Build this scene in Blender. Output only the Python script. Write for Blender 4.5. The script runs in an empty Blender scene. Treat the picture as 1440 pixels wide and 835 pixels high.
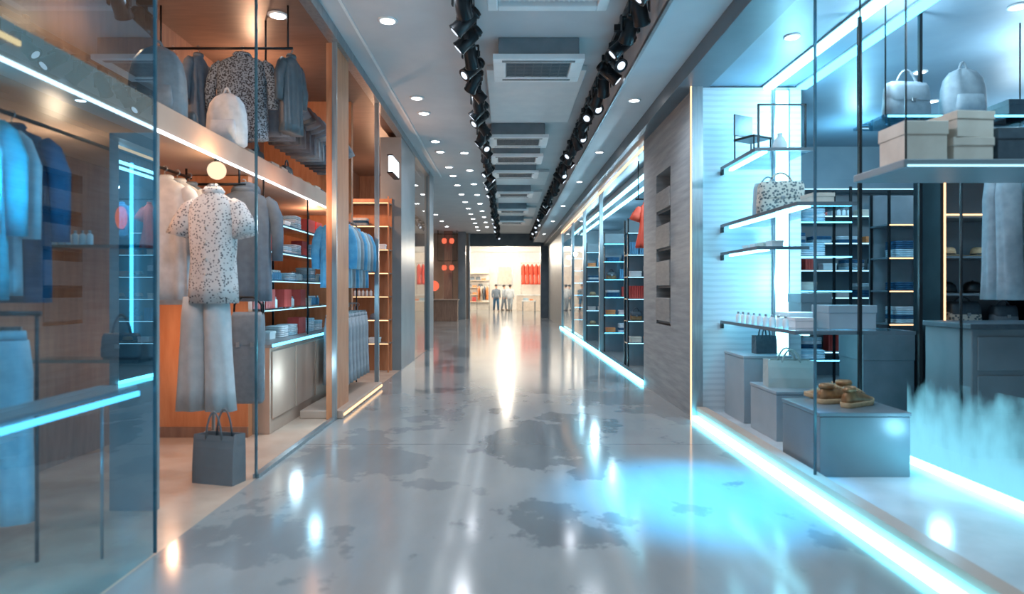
import bpy, math, random
from mathutils import Vector, Matrix
random.seed(11)
S=bpy.context.scene
COL=S.collection
pi=math.pi
# ------------------------------------------------------------ materials
def lin(h):
    h=h.lstrip('#'); o=[]
    for i in (0,2,4):
        c=int(h[i:i+2],16)/255
        o.append(c/12.92 if c<=.04045 else ((c+.055)/1.055)**2.4)
    return (o[0],o[1],o[2],1)
def newmat(name):
    m=bpy.data.materials.new(name); m.use_nodes=True
    nt=m.node_tree; nt.nodes.clear()
    out=nt.nodes.new('ShaderNodeOutputMaterial')
    return m,nt,out
def M(name,c1,c2=None,rough=.5,metal=0,scale=6,stretch=(1,1,1),bump=0,kind='noise',thr=(.35,.65),emit=None,es=0,ior=1.5,coat=0):
    m,nt,out=newmat(name)
    b=nt.nodes.new('ShaderNodeBsdfPrincipled')
    b.inputs['Roughness'].default_value=rough
    b.inputs['Metallic'].default_value=metal
    b.inputs['IOR'].default_value=ior
    b.inputs['Coat Weight'].default_value=coat
    nt.links.new(b.outputs[0],out.inputs[0])
    if c2 is None: c2=c1
    tc=nt.nodes.new('ShaderNodeTexCoord'); mp=nt.nodes.new('ShaderNodeMapping')
    mp.inputs['Scale'].default_value=stretch
    nt.links.new(tc.outputs['Object'],mp.inputs[0])
    if kind=='noise':
        t=nt.nodes.new('ShaderNodeTexNoise'); t.inputs['Scale'].default_value=scale; t.inputs['Detail'].default_value=5; o=t.outputs[0]
    elif kind=='dots':
        t=nt.nodes.new('ShaderNodeTexVoronoi'); t.inputs['Scale'].default_value=scale; o=t.outputs['Distance']
    elif kind=='wave':
        t=nt.nodes.new('ShaderNodeTexWave'); t.inputs['Scale'].default_value=scale; t.inputs['Distortion'].default_value=1.5; t.bands_direction='Z'; o=t.outputs[1]
    nt.links.new(mp.outputs[0],t.inputs[0])
    r=nt.nodes.new('ShaderNodeValToRGB')
    r.color_ramp.elements[0].position=thr[0]; r.color_ramp.elements[1].position=thr[1]
    r.color_ramp.elements[0].color=lin(c1); r.color_ramp.elements[1].color=lin(c2)
    nt.links.new(o,r.inputs[0]); nt.links.new(r.outputs[0],b.inputs['Base Color'])
    if bump:
        bp=nt.nodes.new('ShaderNodeBump'); bp.inputs['Strength'].default_value=bump; bp.inputs['Distance'].default_value=.01
        nt.links.new(o,bp.inputs['Height']); nt.links.new(bp.outputs[0],b.inputs['Normal'])
    if emit:
        b.inputs['Emission Color'].default_value=lin(emit); b.inputs['Emission Strength'].default_value=es
    return m
def E(name,c,s):
    m,nt,out=newmat(name)
    e=nt.nodes.new('ShaderNodeEmission'); e.inputs[0].default_value=lin(c); e.inputs[1].default_value=s
    nt.links.new(e.outputs[0],out.inputs[0]); return m
def G(name,tint,base=.05,k=.75,power=4,rough=.0,refl='#ffffff'):
    m,nt,out=newmat(name)
    tr=nt.nodes.new('ShaderNodeBsdfTransparent'); tr.inputs[0].default_value=lin(tint)
    gl=nt.nodes.new('ShaderNodeBsdfGlossy'); gl.inputs[0].default_value=lin(refl); gl.inputs['Roughness'].default_value=rough
    lw=nt.nodes.new('ShaderNodeLayerWeight'); lw.inputs[0].default_value=.5
    p=nt.nodes.new('ShaderNodeMath'); p.operation='POWER'; p.inputs[1].default_value=power
    a=nt.nodes.new('ShaderNodeMath'); a.operation='MULTIPLY_ADD'; a.inputs[1].default_value=k; a.inputs[2].default_value=base
    mx=nt.nodes.new('ShaderNodeMixShader')
    nt.links.new(lw.outputs['Facing'],p.inputs[0]); nt.links.new(p.outputs[0],a.inputs[0]); nt.links.new(a.outputs[0],mx.inputs[0])
    nt.links.new(tr.outputs[0],mx.inputs[1]); nt.links.new(gl.outputs[0],mx.inputs[2]); nt.links.new(mx.outputs[0],out.inputs[0])
    return m
def floor_mat():
    m,nt,out=newmat('polished_concrete')
    N=nt.nodes.new; Lk=nt.links.new
    b=N('ShaderNodeBsdfPrincipled'); Lk(b.outputs[0],out.inputs[0])
    tc=N('ShaderNodeTexCoord'); mp=N('ShaderNodeMapping'); mp.inputs['Location'].default_value=(3.6,1.0,0); mp.inputs['Scale'].default_value=(1,.8,1); Lk(tc.outputs['Object'],mp.inputs[0])
    n=N('ShaderNodeTexNoise'); n.inputs['Scale'].default_value=.6; n.inputs['Detail'].default_value=7; n.inputs['Roughness'].default_value=.6; Lk(mp.outputs[0],n.inputs[0])
    r=N('ShaderNodeValToRGB'); cr=r.color_ramp
    cr.elements[0].position=.415; cr.elements[0].color=lin('#6b7073')
    cr.elements[1].position=.43; cr.elements[1].color=lin('#8b8e8f')
    e=cr.elements.new(.55); e.color=lin('#8f9190'); e=cr.elements.new(.565); e.color=lin('#7a7e80')
    Lk(n.outputs[0],r.inputs[0])
    n2=N('ShaderNodeTexNoise'); n2.inputs['Scale'].default_value=3; n2.inputs['Detail'].default_value=8
    mp2=N('ShaderNodeMapping'); mp2.inputs['Scale'].default_value=(1,.35,1); Lk(tc.outputs['Object'],mp2.inputs[0]); Lk(mp2.outputs[0],n2.inputs[0])
    mr=N('ShaderNodeMapRange'); mr.inputs[1].default_value=.3; mr.inputs[2].default_value=.7; mr.inputs[3].default_value=.85; mr.inputs[4].default_value=1.05; Lk(n2.outputs[0],mr.inputs[0])
    mx=N('ShaderNodeMix'); mx.data_type='RGBA'; mx.blend_type='MULTIPLY'; mx.inputs[0].default_value=1
    Lk(r.outputs[0],mx.inputs[6]); Lk(mr.outputs[0],mx.inputs[7])
    sp=N('ShaderNodeSeparateXYZ'); Lk(tc.outputs['Object'],sp.inputs[0])
    md=N('ShaderNodeMath'); md.operation='MODULO'; md.inputs[1].default_value=2.9; Lk(sp.outputs[1],md.inputs[0])
    ab=N('ShaderNodeMath'); ab.operation='COMPARE'; ab.inputs[1].default_value=0.02; ab.inputs[2].default_value=.008; Lk(md.outputs[0],ab.inputs[0])
    m2=N('ShaderNodeMix'); m2.data_type='RGBA'; m2.blend_type='MIX'; m2.inputs[7].default_value=lin('#5e6264')
    Lk(ab.outputs[0],m2.inputs[0]); Lk(mx.outputs[2],m2.inputs[6]); Lk(m2.outputs[2],b.inputs['Base Color'])
    rr=N('ShaderNodeMapRange'); rr.inputs[3].default_value=.06; rr.inputs[4].default_value=.2; Lk(n.outputs[0],rr.inputs[0]); Lk(rr.outputs[0],b.inputs['Roughness'])
    b.inputs['IOR'].default_value=1.7
    return m
def icy_glow_mat():  # icy glow painted as noisy emission that fades out towards the top
    m,nt,out=newmat('painted_icy_glow')
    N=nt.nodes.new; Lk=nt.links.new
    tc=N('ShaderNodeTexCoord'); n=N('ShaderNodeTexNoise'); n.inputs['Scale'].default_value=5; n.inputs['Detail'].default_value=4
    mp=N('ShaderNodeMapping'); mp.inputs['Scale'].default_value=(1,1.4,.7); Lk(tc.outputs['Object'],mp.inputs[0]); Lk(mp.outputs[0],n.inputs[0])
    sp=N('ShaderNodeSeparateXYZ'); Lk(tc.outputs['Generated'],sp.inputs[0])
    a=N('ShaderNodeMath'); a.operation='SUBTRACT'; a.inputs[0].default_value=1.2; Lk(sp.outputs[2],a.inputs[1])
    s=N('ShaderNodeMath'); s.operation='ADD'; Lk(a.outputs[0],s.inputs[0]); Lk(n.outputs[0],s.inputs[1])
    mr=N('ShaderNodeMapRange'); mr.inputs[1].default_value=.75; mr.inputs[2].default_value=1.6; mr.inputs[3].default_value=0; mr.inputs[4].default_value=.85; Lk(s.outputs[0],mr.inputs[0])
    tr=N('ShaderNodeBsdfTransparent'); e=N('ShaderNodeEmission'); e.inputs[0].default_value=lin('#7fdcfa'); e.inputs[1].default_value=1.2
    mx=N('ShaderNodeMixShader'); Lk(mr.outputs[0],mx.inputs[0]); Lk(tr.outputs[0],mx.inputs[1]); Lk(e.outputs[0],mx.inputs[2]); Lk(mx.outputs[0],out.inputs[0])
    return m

mt={}
mt['floor']=floor_mat(); mt['icy']=icy_glow_mat()
mt['floor_tan']=M('warm_tan_floor','#ab9483','#bba694',rough=.25,scale=3)
mt['floor_pale']=M('pale_shop_floor','#b0b6ba','#c4cace',rough=.2,scale=3)
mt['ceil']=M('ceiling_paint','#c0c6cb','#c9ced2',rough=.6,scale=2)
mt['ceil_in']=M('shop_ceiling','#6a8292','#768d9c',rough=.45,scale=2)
mt['panel']=M('ceiling_raft','#d6dbde','#dde1e3',rough=.5)
mt['orange']=M('orange_wood','#b57048','#c58259',rough=.45,scale=3,stretch=(6,6,1))
mt['brown']=M('brown_wood','#795b4d','#8d6d5c',rough=.45,scale=3,stretch=(6,6,1))
mt['brownc']=M('brown_soffit','#65524a','#735e54',rough=.4,scale=3,stretch=(1,6,1))
mt['tan']=M('tan_panel','#a88f7f','#b69d8d',rough=.4,scale=2)
mt['wood']=M('grey_wood_slab','#6d7579','#8c9295',rough=.5,scale=2.2,stretch=(1,.8,9),bump=.25,thr=(.3,.7))
mt['woodl']=M('light_wood_block','#6e7071','#7e7f7d',rough=.5,scale=5,stretch=(1,1,5))
mt['dark']=M('dark_fascia','#46515a','#515c64',rough=.4,scale=3)
mt['black']=M('black_metal','#14181c','#1d2226',rough=.35,metal=.6)
mt['steel']=M('brushed_steel','#8d969c','#a3abb0',rough=.3,metal=.8,scale=30,stretch=(1,1,.1))
mt['greycol']=M('grey_column','#6f7a80','#7d878c',rough=.35,scale=2)
mt['white']=M('white_paint','#dfe6ea','#eaf0f2',rough=.4)
mt['endw']=M('end_shop_wall','#d8d0c6','#e2dbd2',rough=.5)
mt['acw']=M('white_plastic','#dfe6ea','#e8edf0',rough=.35)
mt['acd']=M('dark_slats','#4a5860','#56646c',rough=.4)
mt['duct']=M('blue_grey_duct','#65737c','#6f7c85',rough=.4)
mt['glass']=G('clear_glass','#e6f3f7',.05,.7,3.5)
mt['glassn']=G('smoky_glass','#a8c6d3',.17,.7,2.6,refl='#cfeeff')
mt['glass_edge']=M('glass_edge_green','#2c4853','#3c5c68',rough=.15)
mt['shelfg']=G('shelf_glass','#b9dbe6',.12,.7,3)
mt['cy']=E('cyan_led','#8ce8ff',9)
mt['cyf']=E('floor_cyan_led','#62dfff',13)
mt['cyb']=E('blue_led','#5acbff',5)
mt['cys']=E('soft_shelf_led','#9fe2ff',2.2)
mt['wh']=E('white_led','#e8f6ff',5)
mt['wm']=E('warm_led','#ffc890',2.4)
mt['globe']=E('warm_globe','#ffdcb4',1.4)
mt['lens']=E('lamp_lens','#f4faff',14)
mt['lensd']=E('spot_lens','#dfeeff',1.6)
mt['red']=M('red_cloth','#c8402a','#d9523a',rough=.7)
mt['redl']=E('red_lantern_glow','#ff6a4c',1.2)
mt['teal']=M('teal_cloth','#1293ad','#20a9c2',rough=.8,scale=14,bump=.2)
mt['pale']=M('pale_blue_cloth','#93b3c3','#a9c5d2',rough=.8,scale=14,bump=.2)
mt['navy']=M('navy_cloth','#123f60','#1a4f72',rough=.8,scale=14,bump=.2)
mt['whitec']=M('white_cloth','#b8c0c7','#ccd2d8',rough=.85,scale=14,bump=.2)
mt['palegrey']=M('pale_grey_cloth','#b0b7bc','#bcc2c6',rough=.85,scale=14,bump=.2)
mt['greyc']=M('grey_cloth','#7f8991','#929ba3',rough=.85,scale=14,bump=.2)
mt['charc']=M('charcoal_cloth','#566270','#626e7b',rough=.85,scale=14,bump=.2)
mt['bluec']=M('blue_cloth','#3f8fc0','#58a4cf',rough=.85,scale=14,bump=.2)
mt['spot']=M('spotted_blouse','#55545a','#cbc7c6',rough=.8,scale=50,kind='dots',thr=(.28,.38))
mt['weave']=M('dark_patterned_cloth','#16202c','#7d92a3',rough=.8,scale=60,kind='dots',thr=(.35,.6))
mt['boucle']=M('checked_fabric','#5a6468','#cfc9bc',rough=.8,scale=38,kind='dots',thr=(.35,.5))
mt['leather']=M('grey_leather','#6c7780','#78838c',rough=.5,scale=20,bump=.1)
mt['leatherd']=M('dark_leather','#333f48','#3e4b54',rough=.45,scale=20,bump=.1)
mt['paper']=M('dark_grey_paper','#5c5f63','#66696e',rough=.7,scale=4)
mt['paperl']=M('sage_paper','#9aa8a7','#a7b4b3',rough=.7,scale=4)
mt['plinth']=M('grey_plinth','#5b666d','#667178',rough=.3,scale=3)
mt['plinthl']=M('pale_plinth','#84929b','#939fa7',rough=.3,scale=3)
mt['beige']=M('beige_card','#bfb0a2','#cfc1b3',rough=.6)
mt['pink']=M('pale_pink_card','#d0b6b2','#dcc5c0',rough=.6)
mt['gold']=M('bronze_leather','#7d5a3a','#a37a52',rough=.3,scale=22,metal=.4)
mt['straw']=M('straw_felt','#a98e6c','#bba27f',rough=.8,scale=50,bump=.2)
mt['skin']=M('skin','#b98668','#c49375',rough=.6)
mt['hair']=M('dark_hair','#221b18','#2e2622',rough=.6)
mt['orangep']=M('orange_pack','#d8743a','#e28a50',rough=.5)
mt['bluep']=M('blue_pack','#4a86ad','#5b95ba',rough=.4)
mt['redp']=M('red_pack','#b83a34','#c84a40',rough=.5)
mt['linew']=M('pale_lined_wall','#c2cbd0','#d0d8dc',rough=.5,scale=5,kind='wave',thr=(.3,.5))
mt['lanew']=M('warm_white_wall','#d8cfc6','#e4ddd5',rough=.6)
mt['bwall']=M('blue_grey_wall','#667782','#73838d',rough=.5,scale=2)
# ------------------------------------------------------------ geometry
def gbox(x0,x1,y0,y1,z0,z1):
    v=[(x,y,z) for z in (z0,z1) for y in (y0,y1) for x in (x0,x1)]
    return v,[(0,2,3,1),(4,5,7,6),(0,1,5,4),(2,6,7,3),(0,4,6,2),(1,3,7,5)]
def gcb(cx,cy,cz,sx,sy,sz): return gbox(cx-sx/2,cx+sx/2,cy-sy/2,cy+sy/2,cz-sz/2,cz+sz/2)
def gm(*gs):
    V=[];F=[]
    for v,f in gs:
        o=len(V); V+=list(v); F+=[tuple(i+o for i in q) for q in f]
    return V,F
def gx(g,m): return [tuple(m@Vector(v)) for v in g[0]],g[1]
def gt(g,x=0,y=0,z=0): return gx(g,Matrix.Translation((x,y,z)))
def loft(rings,cap0=True,cap1=True):
    n=len(rings[0]); V=[p for r in rings for p in r]; F=[]
    for k in range(len(rings)-1):
        for i in range(n):
            j=(i+1)%n; F.append((k*n+i,k*n+j,(k+1)*n+j,(k+1)*n+i))
    if cap0: F.append(tuple(reversed(range(n))))
    if cap1: F.append(tuple(range((len(rings)-1)*n,len(rings)*n)))
    return V,F
def ring(w,d,z,n=32,amp=0,k=7,ph=0,cx=0,cy=0,p=2.3):
    o=[]
    for i in range(n):
        t=2*pi*i/n; c=math.cos(t); s=math.sin(t)
        x=math.copysign(abs(c)**(2/p),c)*w+cx
        y=math.copysign(abs(s)**(2/p),s)*d+cy+amp*math.sin(k*t+ph)*(abs(s)**.5)
        o.append((x,y,z))
    return o
def tube(pts,r,n=8,flat=1.0):
    P=[Vector(p) for p in pts]; R=r if isinstance(r,(list,tuple)) else [r]*len(P)
    rings=[]; up=None
    for i,p in enumerate(P):
        t=(P[min(i+1,len(P)-1)]-P[max(i-1,0)]).normalized()
        if up is None:
            up=Vector((0,1,0)) if abs(t.y)<.9 else Vector((1,0,0))
        a=t.cross(up).normalized(); up2=a.cross(t).normalized(); up=up2
        rings.append([tuple(p+a*math.cos(2*pi*j/n)*R[i]+up2*math.sin(2*pi*j/n)*R[i]*flat) for j in range(n)])
    return loft(rings)
def lathe(prof,n=20):
    return loft([[(max(r,.0005)*math.cos(2*pi*i/n),max(r,.0005)*math.sin(2*pi*i/n),z) for i in range(n)] for r,z in prof])
def ell(c,r,n=16,m=9):
    rings=[]
    for k in range(m+1):
        a=-pi/2+pi*k/m; cr=max(math.cos(a),.02)
        rings.append([(c[0]+r[0]*cr*math.cos(2*pi*i/n),c[1]+r[1]*cr*math.sin(2*pi*i/n),c[2]+r[2]*math.sin(a)) for i in range(n)])
    return loft(rings)
def mkobj(name,g,mat,smooth=False,bevel=0,solid=0):
    me=bpy.data.meshes.new(name); me.from_pydata([tuple(v) for v in g[0]],[],g[1]); me.validate(); me.update()
    me.materials.append(mt[mat] if isinstance(mat,str) else mat)
    if smooth:
        for p in me.polygons: p.use_smooth=True
    o=bpy.data.objects.new(name,me); COL.objects.link(o)
    if solid:
        md=o.modifiers.new('solid','SOLIDIFY'); md.thickness=solid
    if bevel:
        md=o.modifiers.new('bevel','BEVEL'); md.width=bevel; md.segments=2; md.limit_method='ANGLE'
    return o
def struct(name,g,mat,bevel=0):
    o=mkobj(name,g,mat,bevel=bevel); o['kind']='structure'; return o
def fixl(s): return s if len(s.split())>3 else s+' on display'
def thing(name,label,cat,loc=(0,0,0),rz=0,group=None):
    e=bpy.data.objects.new(name,None); e.empty_display_size=.1; COL.objects.link(e)
    e.location=loc; e.rotation_euler=(0,0,rz); e['label']=fixl(label); e['category']=cat
    if group: e['group']=group
    return e
def part(par,name,g,mat,smooth=False,bevel=0,label=None,solid=0):
    o=mkobj(name,g,mat,smooth,bevel,solid); o.parent=par
    if label: o['label']=label
    return o
def solo(name,g,mat,label,cat,loc=(0,0,0),rz=0,group=None,smooth=False,bevel=0):
    o=mkobj(name,g,mat,smooth,bevel); o.location=loc; o.rotation_euler=(0,0,rz); o['label']=fixl(label); o['category']=cat
    if group: o['group']=group
    return o
def dup(r,par=None):
    n=r.copy(); COL.objects.link(n)
    if par is not None: n.parent=par; n.matrix_parent_inverse=r.matrix_parent_inverse.copy()
    for c in list(r.children): dup(c,n)
    return n
cache={}
def inst(key,builder,loc,rz=0,s=1,group=None,label=None):
    if key not in cache:
        r=builder(); cache[key]=r
    else: r=dup(cache[key])
    r.location=loc; r.rotation_euler=(0,0,rz); r.scale=(s,s,s) if not isinstance(s,tuple) else s
    if group: r['group']=group
    if label: r['label']=fixl(label)
    return r
# ------------------------------------------------------------ item builders
def shirt(mat,L=.85,W=.23,d=.055,SL=.55,cat='shirt',name='hanging_shirt',label='shirt on a hanger',hood=False,flare=0,ph=0):
    def b():
        r=thing(name,label,cat)
        R=[]
        for f,w,dd,a in ((0,1+flare,1.25,.016),(.12,1+flare*.8,1.2,.015),(.3,.99+flare*.4,1.1,.012),(.5,.97,1.05,.009),(.7,.97,1.05,.006),(.84,.98,1,.003),(.91,.93,.85,0),(.955,.7,.7,0),(.985,.42,.6,0),(1,.3,.55,0)):
            R.append(ring(W*w,d*dd,f*L,40,a,9,ph+f*2,p=2.6))
        part(r,'garment_body',loft(R,True,True),mat,True)
        for s in (-1,1):
            z=L*.915
            if SL>.3: pts=[(s*W*.78,0,z+.0),(s*(W*.97),0,z-.05),(s*(W+.045),.005,z-.17),(s*(W+.06),-.01,z-SL*.6),(s*(W+.055),.0,z-SL)]; rr=[.05,.068,.062,.055,.05]
            else: pts=[(s*W*.75,0,z),(s*(W*.98),0,z-.04),(s*(W+.055),0,z-.13),(s*(W+.09),0,z-.22)]; rr=[.05,.072,.08,.092]
            part(r,'sleeve',tube(pts,rr,14,.62),mat,True)
        part(r,'collar',loft([ring(W*.31,d*.6,L-.012,24),ring(W*.36,d*.8,L+.012,24),ring(W*.3,d*.65,L+.03,24),ring(W*.24,d*.45,L-.005,24)],False,True),mat,True)
        if hood: part(r,'hood',ell((0,.05,L-.0),(W*.55,.07,.09)),mat,True)
        hk=[(0,0,L-.02),(0,0,L+.06)]+[(.022*math.sin(a),0,L+.082-.022*math.cos(a)) for a in (0.3,1,1.8,2.6,3.4,4.2)]
        part(r,'hanger_hook',tube(hk,.004,6),'steel',True)
        return r
    return b
def trousers(mat,L=.95,W=.19,label='trousers on a clip hanger',hang=True):
    def b():
        r=thing('hanging_trousers',label,'trousers')
        part(r,'waistband',loft([ring(W*.86,.062,L-.05,36),ring(W*.84,.06,L,36)]),mat,True)
        for s in (-1,1):
            R=[]
            for f,w,dd,a in ((0,.52,.075,.01),(.15,.5,.07,.01),(.4,.49,.068,.008),(.62,.5,.07,.004),(.78,.52,.075,.002),(.95,.44,.062,0)):
                R.append(ring(W*w,dd,f*L,28,a,6,s+f*3,cx=s*W*(.56-.13*f)))
            part(r,'trouser_leg',loft(R),mat,True)
        if hang:
            part(r,'hanger_bar',gm(gcb(0,0,L+.012,W*1.5,.012,.02),tube([(0,0,L+.02),(0,0,L+.07),(.02,0,L+.09),(.02,0,L+.11),(0,0,L+.125),(-.02,0,L+.11)],.004,6)),'steel')
        return r
    return b
def shopbag(mat,w=.32,d=.14,h=.34,hh=.14,label='paper shopping bag with handles'):
    def b():
        r=thing('shopping_bag',label,'bag')
        def rg(z,sq,ins,lean):
            return [(-w/2,-d/2*sq+lean,z),(w/2,-d/2*sq+lean,z),(w/2-ins,lean,z),(w/2,d/2*sq+lean,z),(-w/2,d/2*sq+lean,z),(-w/2+ins,lean,z)]
        part(r,'bag_body',loft([rg(0,1,0,0),rg(h*.35,1,.004,0),rg(h*.75,.92,.02,.003),rg(h,.8,.03,.006)],True,False),mat,solid=.004)
        part(r,'bag_top_fold',loft([rg(h-.035,.87,.028,.004),rg(h+.002,.82,.032,.006)],False,False),mat,solid=.009)
        for s in (-1,1):
            pts=[(-w*.2+ (w*.4)*(i/10),s*d*.38,h-.03+ (hh+.03)*abs(math.sin(pi*i/10))**.6) for i in range(11)]
            part(r,'handle',tube(pts,.0085,8,.5),mat,True)
        return r
    return b
def handbag(mat,w=.3,d=.12,h=.22,label='structured leather handbag',mat2='leatherd',hh=.14):
    def b():
        r=thing('handbag',label,'bag')
        part(r,'bag_body',loft([ring(w*.44,d*.42,0,32,p=4),ring(w*.5,d*.5,.015,32,p=4),ring(w*.5,d*.5,h*.4,32,p=4),ring(w*.46,d*.4,h*.85,32,p=4),ring(w*.43,d*.28,h,32,p=4)]),mat,True)
        part(r,'flap',loft([ring(w*.47,d*.515,h*.5,32,p=4),ring(w*.485,d*.51,h*.6,32,p=4),ring(w*.475,d*.43,h*.88,32,p=4),ring(w*.44,d*.3,h*1.015,32,p=4)],False,True),mat2,True)
        part(r,'handle',tube([(-w*.25+w*.5*i/12,0,h-.01+hh*abs(math.sin(pi*i/12))**.7) for i in range(13)],.009,8),mat2,True)
        part(r,'clasp',gcb(0,-d*.52,h*.5,.035,.012,.03),'steel',bevel=.003)
        return r
    return b
def softbag(mat,w=.4,d=.22,h=.5,label='soft fabric bag with rounded top'):
    def b():
        r=thing('soft_bag',label,'bag')
        R=[ring(w*.42,d*.42,0,36,p=3)]
        for f,ww,dd in ((.04,.49,.49),(.3,.5,.5),(.6,.48,.46),(.8,.42,.38),(.93,.3,.24),(1,.12,.08)):
            R.append(ring(w*ww,d*dd,f*h,36,.006,8,f*4,p=2.6))
        part(r,'bag_body',loft(R),mat,True)
        part(r,'front_pocket',loft([ring(w*.32,.03,h*.1,24,cy=-d*.46,p=3),ring(w*.34,.035,h*.25,24,cy=-d*.47,p=3),ring(w*.3,.02,h*.45,24,cy=-d*.45,p=3)]),mat,True)
        part(r,'strap',tube([(-w*.1+w*.2*i/8,0,h*.96+.07*math.sin(pi*i/8)) for i in range(9)],.01,8),mat,True)
        return r
    return b
def folded(mat,label='folded sweater'):
    def b():
        w=.3;d=.24;o=[]
        for k in range(2):
            R=[]
            for f,e in ((0,.93),(.25,1),(.75,1),(1,.93)):
                R.append(ring(w/2*e,d/2*e,k*.024+f*.026,28,.002,5,k,p=6))
            o.append(loft(R))
        return solo('folded_garment',gm(*o),mat,label,'folded clothes',smooth=True)
    return b
def hat(mat,label='felt hat with a band',mb='black'):
    def b():
        r=thing('hat',label,'hat')
        part(r,'brim',lathe([(.02,.004),(.1,.002),(.15,.012),(.152,.018),(.1,.012),(.02,.012)],28),mat,True)
        part(r,'crown',lathe([(.088,.008),(.086,.05),(.078,.085),(.055,.105),(.02,.098),(.0,.092)],28),mat,True)
        part(r,'hat_band',lathe([(.0885,.012),(.0895,.014),(.0885,.036),(.087,.037)],28),mb,True)
        return r
    return b
def cap(mat,label='baseball cap'):
    def b():
        r=thing('cap',label,'hat')
        part(r,'crown',lathe([(.095,0),(.096,.03),(.085,.075),(.055,.105),(.02,.117),(.0,.118)],24),mat,True)
        V=[];F=[];n=12
        for i in range(n+1):
            a=pi+pi*(i/n)
            for rr,z in ((.088,.012),(.1+.075*math.sin(pi*i/n),.0)): V.append((rr*math.cos(a),rr*math.sin(a),z))
        for i in range(n): F.append((2*i,2*i+1,2*i+3,2*i+2))
        part(r,'visor',(V,F),mat,True,solid=.005)
        part(r,'button',ell((0,0,.119),(.01,.01,.006),8,5),mat,True)
        return r
    return b
def bottle(mat,label='small cosmetic bottle',mc='white',h=.13,rad=.028):
    def b():
        r=thing('bottle',label,'bottle')
        part(r,'bottle_body',lathe([(rad*.9,0),(rad,.006),(rad,h*.65),(rad*.8,h*.74),(rad*.35,h*.8),(rad*.35,h*.84)],16),mat,True)
        part(r,'cap',lathe([(rad*.45,h*.82),(rad*.47,h*.84),(rad*.47,h*.98),(rad*.4,h)],14),mc,True)
        return r
    return b
def giftbox(mat,w=.2,d=.15,h=.1,label='lidded cardboard box'):
    def b():
        r=thing('lidded_box',label,'box')
        part(r,'box_body',gbox(-w/2,w/2,-d/2,d/2,0,h*.95),mat,bevel=.003)
        e=.006
        part(r,'lid',gbox(-w/2-e,w/2+e,-d/2-e,d/2+e,h*.68,h),mat,bevel=.004)
        return r
    return b
def shoe(mat,ms='white',label='sneaker'):
    def b():
        r=thing('shoe',label,'shoe')
        prof=[(0,.018),(.02,.034),(.07,.036),(.13,.036),(.19,.045),(.235,.043),(.265,.03),(.28,.012)]
        def outl(sc,z):
            lift=lambda y:.012*max(0,(y-.2)/.08)**2
            return [(w*sc,y,z+lift(y)) for y,w in prof]+[(-w*sc,y,z+lift(y)) for y,w in reversed(prof)]
        part(r,'sole',loft([outl(.95,0),outl(1.06,.008),outl(1.08,.026),outl(1,.03)]),ms,True)
        hts=[.07,.1,.105,.09,.07,.055,.042,.03]
        R=[]
        for (y,w),h in zip(prof,hts):
            rr=[]
            for i in range(14):
                a=pi*i/13; sn=abs(math.sin(a)); rr.append((w*math.cos(a)*(1-.25*sn),y+.002,.027+max(h-.027,0)*sn**.7))
            R.append(rr)
        part(r,'upper',loft(R),mat,True)
        part(r,'ankle_collar',gx(lathe([(.036,0),(.038,.014),(.033,.03),(.028,.024),(.028,.0)],18),Matrix.Translation((0,.055,.09))@Matrix.Diagonal((.85,1.3,1,1))),mat,True)
        part(r,'laces',gm(*[tube([(-.022,y,z),(0,y,z+.009),(.022,y,z)],.0035,6) for y,z in ((.12,.098),(.14,.09),(.16,.083),(.18,.074))]),ms,True)
        return r
    return b
def book(mat,label='hardcover book'):
    def b():
        r=thing('book',label,'book')
        part(r,'cover',gm(gbox(-.016,-.013,-.08,.08,0,.23),gbox(.013,.016,-.08,.08,0,.23),gbox(-.016,.016,-.083,-.08,0,.23)),mat)
        part(r,'pages',gbox(-.013,.013,-.079,.075,.004,.226),'white')
        return r
    return b
ITEMS=[
 ('fw',folded('whitec','white folded sweater')),('fp',folded('pale','pale blue folded sweater')),('fg',folded('greyc','grey folded sweater')),('fn',folded('navy','navy folded sweater')),
 ('ho',hat('straw','straw coloured felt hat')),('ca',cap('charc','charcoal baseball cap')),('bw',bottle('white','white cosmetic bottle','steel')),('bb',bottle('bluep','blue glass bottle','white')),
 ('gb',giftbox('beige',label='beige lidded cardboard box')),('go',giftbox('orangep',label='orange lidded cardboard box')),('gu',giftbox('bluep',label='blue lidded cardboard box')),('gp',giftbox('pink',label='pale pink lidded cardboard box')),('gw',giftbox('white',label='white lidded cardboard box')),
 ('hl',handbag('leather',.24,.1,.17,'grey leather handbag',hh=.09)),('hg',handbag('gold',.22,.1,.16,'tan leather handbag',hh=.08)),
 ('kr',book('redp','red hardcover book')),('kb',book('bluep','blue hardcover book')),('sh',shoe('whitec','white','white lace-up sneaker')),('sd',shoe('leatherd','white','dark lace-up sneaker')),]
IT=dict(ITEMS)
WID={'f':.33,'h':.3,'c':.24,'b':.075,'g':.24,'k':.04,'s':.13}
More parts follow.
